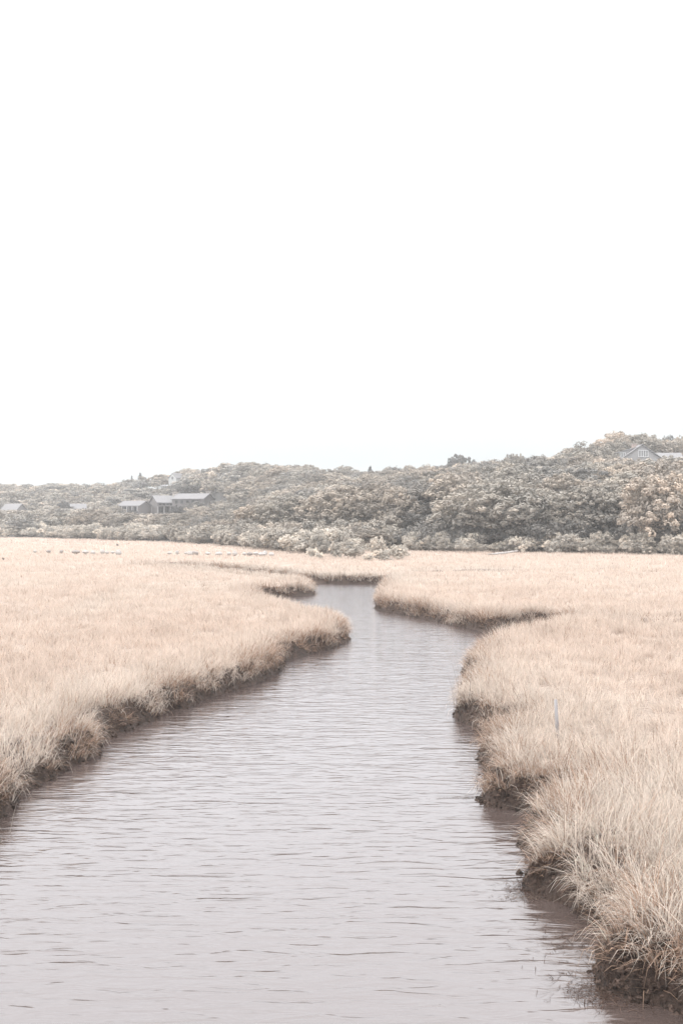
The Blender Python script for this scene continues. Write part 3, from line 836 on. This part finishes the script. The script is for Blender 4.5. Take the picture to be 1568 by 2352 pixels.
def shrubs():
    r = np.random.default_rng(15); k = 0
    def put(px, d, ytop=None, h=None, wpx=None, c=PALE, label=None, group=None):
        x, y = at_d(px, d)
        z = float(ground(np.array([x]), np.array([y]))[0][0])
        if h is None: h = z_at(ytop, d) - z
        s = (wpx * d / F / 2 / 1.3) if wpx else h / 1.7 * r.uniform(.9, 1.4)
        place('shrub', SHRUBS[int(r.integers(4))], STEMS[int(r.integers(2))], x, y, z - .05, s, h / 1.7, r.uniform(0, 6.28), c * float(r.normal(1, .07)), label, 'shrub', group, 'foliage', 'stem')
    # the clump that juts into the marsh behind the creek
    named = [(912, 95, 1254, 58, PALE * 1.12, 'rounded pale shrub at the right tip of the clump behind the creek'),
             (878, 93, 1262, 50, PALE * 1.02, 'low pale shrub second from the right tip of the creekside clump'),
             (815, 97, 1240, 78, PALE * 1.0, 'widest pale rounded shrub in the middle of the creekside clump'),
             (865, 101, 1236, 56, PALE * .9, 'grey pale shrub behind the right tip of the creekside clump'),
             (735, 96, 1268, 24, PALE * 1.15, 'smallest pale round bush at the front of the creekside clump'),
             (740, 104, 1230, 62, OLIVE * 1.2, 'darker olive shrub standing in the middle of the pale creekside clump'),
             (720, 100, 1258, 34, PALE * 1.1, 'small pale bush at the front left of the creekside clump'),
             (772, 100, 1246, 44, PALE * .96, 'mid sized pale shrub right of the darker olive shrub'),
             (845, 92, 1272, 34, PALE * 1.05, 'low front bush between the widest shrub and the right tip'),
             (1070, 117, 1238, 62, PALE * .95, 'broad pale shrub at the foot of the right hill, largest of that row')]
    for (px, d, yt, w_, c, lb) in named: put(px, d, yt, None, w_, c, lb)
    for i in range(34):
        px = r.uniform(505, 800)
        d = np.interp(px, [505, 600, 700, 800], [148, 131, 112, 106]) + r.uniform(0, 14)
        put(px, d, h=r.uniform(1.2, 2.3), c=PALE * r.uniform(.6, 1.0), label='pale bush in the thicket left of the creekside clump', group='bushes of the creekside thicket')
    for i in range(26):
        px = r.uniform(560, 900); d = edge_d(px) + r.uniform(-4, 8)
        put(px, d, h=r.uniform(1.8, 3.2), c=(TAN if i % 2 else OLIVE * 1.2) * r.uniform(.8, 1.1), label='taller tan grey bush between the creekside clump and the right hill', group='bushes behind the creekside clump')
    for i in range(95):
        px = r.uniform(-60, 520); d = edge_d(px) + r.uniform(0, 1) ** 1.3 * 20
        put(px, d, h=r.uniform(1.3, 2.5), c=PALE * r.uniform(.62, 1.0), label='pale scrub bush along the far left edge of the marsh', group='scrub along the left marsh edge')
    for i in range(46):
        px = r.uniform(945, 1600); d = edge_d(px) + r.uniform(-.6, 2.0)
        put(px, d, h=r.uniform(.7, 1.9), c=PALE * r.uniform(.6, .98), label='low pale bush under the trees at the right marsh edge', group='bushes along the right marsh edge')
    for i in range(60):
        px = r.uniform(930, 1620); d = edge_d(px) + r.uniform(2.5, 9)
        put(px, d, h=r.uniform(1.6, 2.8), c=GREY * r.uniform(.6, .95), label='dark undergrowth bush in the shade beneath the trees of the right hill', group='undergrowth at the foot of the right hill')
shrubs()

# ------------------------------------------------------------------ houses
def gable(mw, mr, L, W, ze, zr, z0, M, over=0.3, th=0.18):
    """walls and roof of a gabled block: ridge along local x from 0 to L, centred on y=0"""
    v = lambda x, y, z: tuple(M @ Vector((x, y, z)))
    w = W / 2
    mw.poly([v(0, -w, z0), v(L, -w, z0), v(L, -w, ze), v(0, -w, ze)])
    mw.poly([v(L, w, z0), v(0, w, z0), v(0, w, ze), v(L, w, ze)])
    mw.poly([v(0, w, z0), v(0, -w, z0), v(0, -w, ze), v(0, 0, zr), v(0, w, ze)])
    mw.poly([v(L, -w, z0), v(L, w, z0), v(L, w, ze), v(L, 0, zr), v(L, -w, ze)])
    sl = (zr - ze) / w
    for sg in (-1, 1):
        y1, zl = sg * (w + over), ze - over * sl
        a = [v(-over, 0, zr + .03), v(L + over, 0, zr + .03), v(L + over, y1, zl + .03), v(-over, y1, zl + .03)]
        b = [v(-over, 0, zr + .03 + th), v(L + over, 0, zr + .03 + th), v(L + over, y1, zl + .03 + th), v(-over, y1, zl + .03 + th)]
        mr.poly(b if sg < 0 else b[::-1]); mr.poly(a[::-1] if sg < 0 else a)
        for i in range(4):
            j = (i + 1) % 4
            mr.poly([a[i], a[j], b[j], b[i]])

def chimney(root, px, y0, y1, d, wm, ox, od, mstone, dz=0.0):
    """stone stack with a capped, open top"""
    x = (px - 784) / F * d - ox; y = d - od
    zt, zb = z_at(y0, d) - dz, z_at(y1, d) - dz - 1.2
    mb = MB(); w = wm / 2
    mb.box(x - w, x + w, y - w, y + w, zb, zt - .45)
    c = mb.build('chimney', mstone, root)
    mb = MB()
    for sx in (-1, 1):
        for sy in (-1, 1): mb.box(x + sx * w * .75 - .13, x + sx * w * .75 + .13, y + sy * w * .75 - .13, y + sy * w * .75 + .13, zt - .45, zt - .15)
    mb.box(x - w - .08, x + w + .08, y - w - .08, y + w + .08, zt - .15, zt)
    mb.build('chimney_cap', M_STONE, c)

def window(root, M, x0, x1, z0, z1, y, panes=1, mframe=None, mpane=None, name='window'):
    """a framed window on a wall whose outside faces local -y"""
    mframe = mframe or M_TRIM
    mb = MB(); t = .07
    mb.box(x0 - t, x1 + t, y - .08, y - .01, z1, z1 + t); mb.box(x0 - t, x1 + t, y - .08, y - .01, z0 - t, z0)
    for k in range(panes + 1):
        xx = x0 + (x1 - x0) * k / panes
        mb.box(xx - t / 2, xx + t / 2, y - .075, y - .012, z0, z1)
    f = mb.build(name, mframe, root, M=M)
    mb = MB(); mb.box(x0, x1, y - .04, y - .02, z0, z1)
    mb.build('pane', mpane or M_GLASS, f, M=M)

def T(x, y, rz, z=0): return Matrix.Translation((x, y, z)) @ Matrix.Rotation(rz, 4, 'Z')

def long_house():
    d = 290.0; k = d / F
    ox, oy = at_d(385, d); zb = 3.6
    root = empty('shingled_house', (ox, oy, zb))
    tag(root, 'long low grey shingled house with three wings and stone chimneys among trees', 'house')
    X = lambda px: (px - 385) * k
    Z = lambda y: z_at(y, d) - zb
    # (ridge start px, rotation, length, width, eave row, ridge row)
    wings = [(287, R(-22), 5.8, 5.4, 1162.5, 1152.2), (353, R(25), 5.9, 7.2, 1155.2, 1139.8), (409.5, R(-20), 8.4, 6.2, 1147.2, 1135.5)]
    for i, (px, rz, L, W, ye, yr) in enumerate(wings):
        mw, mr = MB(), MB()
        M = T(X(px), 0, rz)
        gable(mw, mr, L, W, Z(ye), Z(yr), 0, M)
        mw.build('wall', M_WALL, root); mr.build('roof', M_ROOF, root)
        if i == 0:
            for j in range(4): window(root, M, .3 + j * 1.35, 1.4 + j * 1.35, Z(1176), Z(1165), -W / 2, 1, M_WALL)
            mb = MB()
            for j in range(5): mb.box(-.1 + j * 1.45, .08 + j * 1.45, -W / 2 - 1.0, -W / 2 - .82, 0, Z(1163.5))
            mb.build('porch_posts', M_WALL2, root, M=M)
        if i == 1:
            for j in range(6): window(root, M, .3 + j * .92, .98 + j * .92, Z(1160.5), Z(1157), -W / 2, 1, M_WALL)
            mb = MB(); mb.box(-.8, L + .3, -W / 2 - 2.2, -W / 2 - .02, Z(1163.4), Z(1162.2))
            mb.build('porch_roof', M_ROOF, root, M=M)
            mb = MB()
            for j in range(5): mb.box(-.6 + j * 1.55, -.42 + j * 1.55, -W / 2 - 2.1, -W / 2 - 1.92, 0, Z(1163.6))
            mb.build('porch_posts', M_WALL2, root, M=M)
            for j in range(4): window(root, M, .2 + j * 1.4, 1.35 + j * 1.4, Z(1177), Z(1165.5), -W / 2, 2, M_WALL)
        if i == 2:
            for j in range(5): window(root, M, .8 + j * 1.5, 1.6 + j * 1.5, Z(1157), Z(1150.5), -W / 2, 1, M_WALL)
            G = M @ Matrix.Rotation(R(-90), 4, 'Z')
            window(root, G, -1.6, 1.6, Z(1162), Z(1149.5), 0, 3, M_WALL)
    chimney(root, 318, 1143.3, 1151, d - .3, 1.15, ox, oy, M_STONE, zb)
    chimney(root, 403, 1130, 1139, d + .3, 1.25, ox, oy, M_STONE, zb)
    chimney(root, 479, 1128.6, 1139, d - 1.5, 1.05, ox, oy, M_STONE, zb)
long_house()

def barn(px, d, rz, L, W, ye, yr, label, off):
    x, y = at_d(px, d); zb = z_at(ye, d) - 2.6
    root = empty('barn', (x, y, zb), rz)
    mw, mr = MB(), MB()
    gable(mw, mr, L, W, z_at(ye, d) - zb, z_at(yr, d) - zb, 0, T(off, 0, 0), over=.25)
    mw.build('wall', M_WALL, root); mr.build('roof', M_ROOF, root)
    mb = MB(); mb.box(off + L * .4, off + L * .62, -W / 2 - .06, -W / 2 - .01, 0, 2.0); mb.build('door', M_DARKWOOD, root)
    window(root, T(off, 0, 0), L * .12, L * .25, 1.0, 1.9, -W / 2)
    tag(root, label, 'barn')
barn(33, 330, R(-14), 4.6, 5.6, 1171.5, 1158.5, 'small barn with pale grey roof at far left in the wood', -2.3)
barn(180, 330, R(12), 4.2, 5.0, 1169.5, 1158.5, 'small barn roof half hidden by trees between the far left barn and the long house', -2.1)

def white_house():
    d = 360.0; x, y = at_d(396.5, d); zb = z_at(1106, d); Z = lambda yy: z_at(yy, d) - zb
    root = empty('white_house', (x, y, zb), R(-62))
    mw, mr = MB(), MB(); W = 2.9
    gable(mw, mr, 4.5, W, Z(1098.5), Z(1087.5), -1.5, Matrix.Identity(4), over=.14, th=.12)
    mw.build('wall', M_WHITE, root); mr.build('roof', M_ROOF, root)
    G = Matrix.Rotation(R(-90), 4, 'Z')
    window(root, G, -.35, .35, Z(1101), Z(1095), 0, 2, M_WHITE)
    tag(root, 'white gabled cottage high on the wooded hill above the long grey house', 'house')
    root.rotation_euler = (0, 0, R(62))
    d = 352.0; x, y = at_d(374, d); zb = z_at(1122, d); Z = lambda yy: z_at(yy, d) - zb
    root = empty('porch_shelter', (x, y, zb))
    k = d / F
    mb = MB()
    for j in range(4): mb.box(-.5 + j * .55 - .06, -.5 + j * .55 + .06, -.5, -.38, -1, Z(1117))
    mb.build('porch_posts', M_WHITE, root)
    mb = MB(); mb.poly([(-.75, -.7, Z(1117)), (1.5, -.7, Z(1117)), (.8, .3, Z(1113.5)), (.1, .3, Z(1113.5))]); mb.poly([(.1, .3, Z(1113.5)), (.8, .3, Z(1113.5)), (1.5, 1.2, Z(1117)), (-.75, 1.2, Z(1117))])
    mb.poly([(1.5, -.7, Z(1117)), (1.5, 1.2, Z(1117)), (.8, .3, Z(1113.5))]); mb.poly([(-.75, 1.2, Z(1117)), (-.75, -.7, Z(1117)), (.1, .3, Z(1113.5))])
    mb.build('roof', M_ROOF, root)
    mb = MB()
    mb.box(-1.35, -.6, -.5, -.4, -.8, Z(1117.5)); mb.box(-.72, -.42, -.62, -.5, -.8, Z(1114))
    mb.build('railing', M_WHITE, root)
    tag(root, 'tiny white porch with posts and railing below the white cottage', 'porch')
white_house()

def hill_house():
    d = 200.0; k = d / F
    x, y = at_d(1470, d); zb = z_at(1056, d) - 2.2
    Z = lambda yy: z_at(yy, d) - zb
    X = lambda px: (px - 1473.5) * k
    root = empty('gabled_house', (x + .25, y, zb))
    tag(root, 'haze-paled grey shingled house with a steep gable at the top of the right hill', 'house')
    # front gable faces the camera
    G = Matrix.Rotation(R(90), 4, 'Z')
    mw, mr = MB(), MB()
    gable(mw, mr, 6.0, 6.7, Z(1054), Z(1022.5), 0, G, over=.22, th=.16)
    mw.build('wall', M_WALL2, root); mr.build('roof', M_ROOF2, root)
    window(root, Matrix.Identity(4), X(1465.5), X(1487), Z(1048.5), Z(1035), 0, 4, M_TRIM, M_HAZED_PANE)
    # shed dormer on the left slope
    mb = MB(); x0, x1 = X(1424), X(1440)
    mb.poly([(x0, 1.0, Z(1056)), (x0 + .9, 1.0, Z(1056)), (x0 + .9, 1.0, Z(1034)), (x0, 1.0, Z(1038))])
    mb.poly([(x0, 5.0, Z(1056)), (x0, 1.0, Z(1056)), (x0, 1.0, Z(1038)), (x0, 5.0, Z(1038))])
    mb.poly([(x0 + .9, 1.0, Z(1056)), (X(1468), 1.0, Z(1056)), (X(1468), 1.0, Z(1026)), (x0 + .9, 1.0, Z(1034))])
    mb.build('dormer', M_WALL2, root)
    window(root, Matrix.Identity(4), X(1426), X(1438), Z(1049), Z(1038.8), 1.0, 3, M_TRIM, M_HAZED_PANE)
    mb = MB()
    a = [(x0 - .25, .8, Z(1037.6)), (X(1472), .8, Z(1023.5)), (X(1472), 5.2, Z(1023.5)), (x0 - .25, 5.2, Z(1037.6))]
    mb.poly(a); mb.poly([(p[0], p[1], p[2] - .14) for p in a][::-1])
    for i in range(4):
        p, q = a[i], a[(i + 1) % 4]; mb.poly([p, (p[0], p[1], p[2] - .14), (q[0], q[1], q[2] - .14), q])
    mb.build('dormer_roof', M_ROOF2, root)
    # lower right wing
    mw, mr = MB(), MB(); gable(mw, mr, 5.2, 4.6, Z(1058.5), Z(1040.2), 0, T(X(1500), 2.6, 0), over=.2, th=.14)
    mw.build('wall', M_WALL2, root); mr.build('roof', M_ROOF2, root)
    mb = MB(); mb.box(X(1461), X(1471), 2.8, 3.5, Z(1034), Z(1017.5)); c = mb.build('chimney', M_BRICK, root)
    mb = MB(); mb.box(X(1460), X(1472), 2.72, 3.58, Z(1017.5), Z(1016.3)); mb.build('chimney_cap', M_STONE, c)
hill_house()

# ------------------------------------------------------------------ small things on the marsh
def rock_mesh(seed, m):
    r = np.random.default_rng(seed)
    nu, nv = 14, 8
    v = []
    ph = r.uniform(0, 6.28, 6)
    for j in range(nv + 1):
        for i in range(nu):
            t, p = 2 * math.pi * i / nu, math.pi * j / nv
            q = 1 + .14 * math.sin(2 * t + ph[0]) + .12 * math.sin(3 * p + ph[1]) + .08 * math.sin(5 * t + ph[2] + 2 * p) + r.normal(0, .025)
            v.append((math.sin(p) * math.cos(t) * q, math.sin(p) * math.sin(t) * q * .8, math.cos(p) * q))
    Q = [(j * nu + i, j * nu + (i + 1) % nu, (j + 1) * nu + (i + 1) % nu, (j + 1) * nu + i) for j in range(nv) for i in range(nu)]
    return mesh_np('boulder', np.array(v), np.array(Q), m, smooth=True)
RK = [rock_mesh(300 + k, M_ROCK) for k in range(4)]; RD = [rock_mesh(310 + k, M_ROCKD) for k in range(2)]
# (column, row of the base, width px, height px, dark, label)
s1, s2 = 500 / 1568 * .6272, 500 / 1568 * .6272
A = lambda zx, zy: (zx * s1, 1980 * .6272 + zy * s1)
B = lambda zx, zy: (500 * .6272 + zx * s1, 1980 * .6272 + zy * s1)
rocks = [(A(405, 140), 9, 4, 0, 'single small pale boulder at the left end of the stone row'), (A(560, 140), 8, 4, 1, 'small dark stone left of the pale boulder row'),
    (A(708, 142), 11, 4, 1, 'flat dark stone left of the pale boulder row'), (A(872, 146), 15, 5, 1, 'wide grey stone at the start of the pale boulder row'),
    (A(985, 148), 15, 5, 0, 'wide low white boulder in the left stone row'), (A(1070, 150), 11, 4, 0, 'flat white boulder near the middle of the left stone row'),
    (A(1180, 148), 11, 7, 0, 'tallest white boulder of the left stone row'), (A(1232, 152), 7, 3, 0, 'tiny white boulder beside the tallest boulder'),
    (A(1296, 152), 9, 3, 0, 'low white boulder second from the right end of the left stone row'), (A(1364, 152), 14, 7, 0, 'large white boulder at the right end of the left stone row'),
    (B(468, 155), 8, 6, 0, 'lone upright boulder left of the right stone row'), (B(380, 160), 8, 3, 0, 'low pale stone at the left end of the right stone row'),
    (B(570, 160), 9, 3, 0, 'small pale boulder left of the dark driftwood heap'), (B(615, 162), 11, 5, 0, 'pale boulder touching the dark driftwood heap'),
    (B(690, 162), 10, 4, 1, 'dark stone at the right end of the dark driftwood heap'), (B(655, 157), 8, 5, 1, 'dark stone topping the dark driftwood heap'),
    (B(820, 166), 14, 3, 0, 'low pale boulder in the middle of the right stone row'), (B(945, 166), 15, 4, 0, 'long pale boulder in the middle of the right stone row'),
    (B(1065, 170), 11, 4, 0, 'pale boulder left of the upright boulder pair'), (B(1128, 166), 9, 7, 0, 'upright pale boulder with a dark hollow beneath'),
    (B(1240, 170), 9, 4, 0, 'pale boulder right of the upright hollow boulder'), (B(1300, 170), 11, 5, 1, 'dark wide stone near the right end of the right stone row'),
    (B(1375, 168), 14, 5, 0, 'greyish boulder near the right end of the right stone row'), (B(1440, 174), 14, 5, 0, 'whitest boulder near the right end of the right stone row'),
    (B(1475, 166), 11, 8, 0, 'tall boulder at the right end of the right stone row'), (B(1550, 174), 12, 4, 0, 'last low pale boulder beside the creekside shrubs')]
for i, ((px, y), w_, h_, dk, lb) in enumerate(rocks):
    x, d = at(px, y + 2.0, MARSH_Z)
    o = link('boulder', (RD if dk else RK)[i % (2 if dk else 4)])
    o.location = (x, d, MARSH_Z + .22); o.rotation_euler = (0, 0, random.uniform(-.5, .5))
    o.scale = (w_ / F * d * .55, w_ / F * d * .45, (h_ + 1) / F * d * .75)
    tag(o, lb, 'boulder', 'boulders strewn across the far marsh')

def stick(name, pts, rad, m, label, cat):
    mb = MB(); p0 = Vector(pts[0])
    mb.tube([tuple(Vector(p) - p0) for p in pts], rad, 8)
    o = mb.build(name, m, None, True); o.location = p0
    tag(o, label, cat); return o
x, d = at(1283, 1692, MARSH_Z)
zt = z_at(1607, d)
stick('wooden_stake', [(x, d, .3), (x - .03, d, .3 + (zt - .3) * .5), (at_d(1275, d)[0], d, zt)], [.027, .026, .022], M_WOOD, 'thin weathered grey wooden stake leaning in the right marsh', 'stake')
def lg(px, y, z=.62): 
    x, d = at(px, y, MARSH_Z); return (x, d, z)
stick('driftwood_log', [lg(1120, 1277.5, .66), lg(1140, 1277, .72), lg(1165, 1276, .78), lg(1188, 1275, .9)], [.06, .09, .09, .07], M_ROCK, 'bleached driftwood log lying at the right edge of the marsh', 'log')
for (px, y, lb) in [(271, 1256, 'tiny dark stump among the reddish streaks at far left'), (9, 1289, 'tiny dark stump near the left edge of the marsh')]:
    x, d = at(px, y, MARSH_Z); s = d / F
    mb = MB(); mb.tube([(0, 0, 0), (-1.5 * s, 0, 4 * s), (-2 * s, 0, 5.5 * s)], [2.2 * s, 1.6 * s, .8 * s], 7); mb.tube([(0, 0, 2 * s), (2.4 * s, 0, 3 * s)], [1.4 * s, .6 * s], 6)
    o = mb.build('driftwood_stump', M_DARKWOOD, None, True); o.location = (x, d, MARSH_Z + .1); tag(o, lb, 'stump')

# ------------------------------------------------------------------ haze
mb = MB(); mb.box(-1800, 1800, -60, 1500, -2.2, 34)
m, nt, out = mat('pale_haze')
pv = N(nt, 'ShaderNodeVolumePrincipled', Density=0.0006)
pv.inputs['Color'].default_value = (0.93, 0.945, 0.96, 1)
nt.links.new(pv.outputs[0], out.inputs['Volume'])
hz = mb.build('haze', m); tag(hz, 'pale even haze softening the far hills', 'haze', kind='stuff')

# ------------------------------------------------------------------ sky, sun
SUN_EL, SUN_AZ = R(62), R(250)     # azimuth clockwise from +Y: from the left
wd = bpy.data.worlds.new('World'); sc.world = wd; wd.use_nodes = True
nt = wd.node_tree
for n in list(nt.nodes): nt.nodes.remove(n)
out = nt.nodes.new('ShaderNodeOutputWorld'); bg = nt.nodes.new('ShaderNodeBackground')
sky = N(nt, 'ShaderNodeTexSky', sky_type='NISHITA', sun_disc=False)
sky.sun_elevation = SUN_EL; sky.sun_rotation = SUN_AZ
tc = N(nt, 'ShaderNodeTexCoord'); sep = N(nt, 'ShaderNodeSeparateXYZ')
nt.links.new(tc.outputs['Generated'], sep.inputs[0])
# overcast veil: brighter overhead than at the horizon, with soft cloud structure
cn = N(nt, 'ShaderNodeTexNoise', Scale=2.2, Detail=5.0, Roughness=0.5)
mp = N(nt, 'ShaderNodeMapping'); mp.inputs['Scale'].default_value = (1, 1, 4.5)
nt.links.new(tc.outputs['Generated'], mp.inputs[0]); nt.links.new(mp.outputs[0], cn.inputs['Vector'])
veil = ramp(nt, sep.outputs['Z'], [(0.0, (5.2, 5.6, 5.75)), (0.045, (5.6, 5.97, 6.1)), (0.08, (6.7, 6.95, 7.05)), (0.13, (10.3, 10.45, 10.5)), (0.28, (16.6, 16.8, 16.9)), (1.0, (24.6, 24.6, 24.6))])
mr = N(nt, 'ShaderNodeMapRange'); mr.inputs[1].default_value = .3; mr.inputs[2].default_value = .7; mr.inputs[3].default_value = .93; mr.inputs[4].default_value = 1.07
nt.links.new(cn.outputs['Fac'], mr.inputs[0])
sc_ = N(nt, 'ShaderNodeVectorMath', operation='SCALE'); nt.links.new(veil, sc_.inputs[0]); nt.links.new(mr.outputs[0], sc_.inputs['Scale'])
mixs = N(nt, 'ShaderNodeMix', data_type='RGBA'); mixs.inputs[0].default_value = 0.93
nt.links.new(sky.outputs[0], mixs.inputs[6]); nt.links.new(sc_.outputs[0], mixs.inputs[7])
nt.links.new(mixs.outputs[2], bg.inputs[0]); bg.inputs[1].default_value = 0.1
nt.links.new(bg.outputs[0], out.inputs[0])

sl = bpy.data.lights.new('sun', 'SUN'); sl.energy = 1.5; sl.angle = R(10); sl.color = (1.0, 0.95, 0.90)
so = bpy.data.objects.new('sun', sl); col.objects.link(so)
dirv = Vector((math.sin(SUN_AZ) * math.cos(SUN_EL), math.cos(SUN_AZ) * math.cos(SUN_EL), math.sin(SUN_EL)))
so.rotation_euler = dirv.to_track_quat('Z', 'Y').to_euler(); so.location = (-10, -20, 40)

# ------------------------------------------------------------------ camera
cd = bpy.data.cameras.new('camera'); cam = bpy.data.objects.new('camera', cd); col.objects.link(cam)
cam.location = (0, 0, CAM_Z); cam.rotation_euler = (R(90), 0, 0)
cd.sensor_fit = 'VERTICAL'; cd.sensor_height = 36.0; cd.sensor_width = 24.0
cd.lens = 36.0 * F / 2352.0
cd.shift_y = -(1176.0 - HORIZON) / 2352.0
cd.clip_start = 0.1; cd.clip_end = 5000
sc.camera = cam
sc.view_settings.view_transform = 'Standard'; sc.view_settings.look = 'None'
sc.view_settings.exposure = 0.5; sc.view_settings.gamma = 1.0
sc.cycles.use_denoising = True
sc.cycles.max_bounces = 6; sc.cycles.diffuse_bounces = 4; sc.cycles.volume_bounces = 1
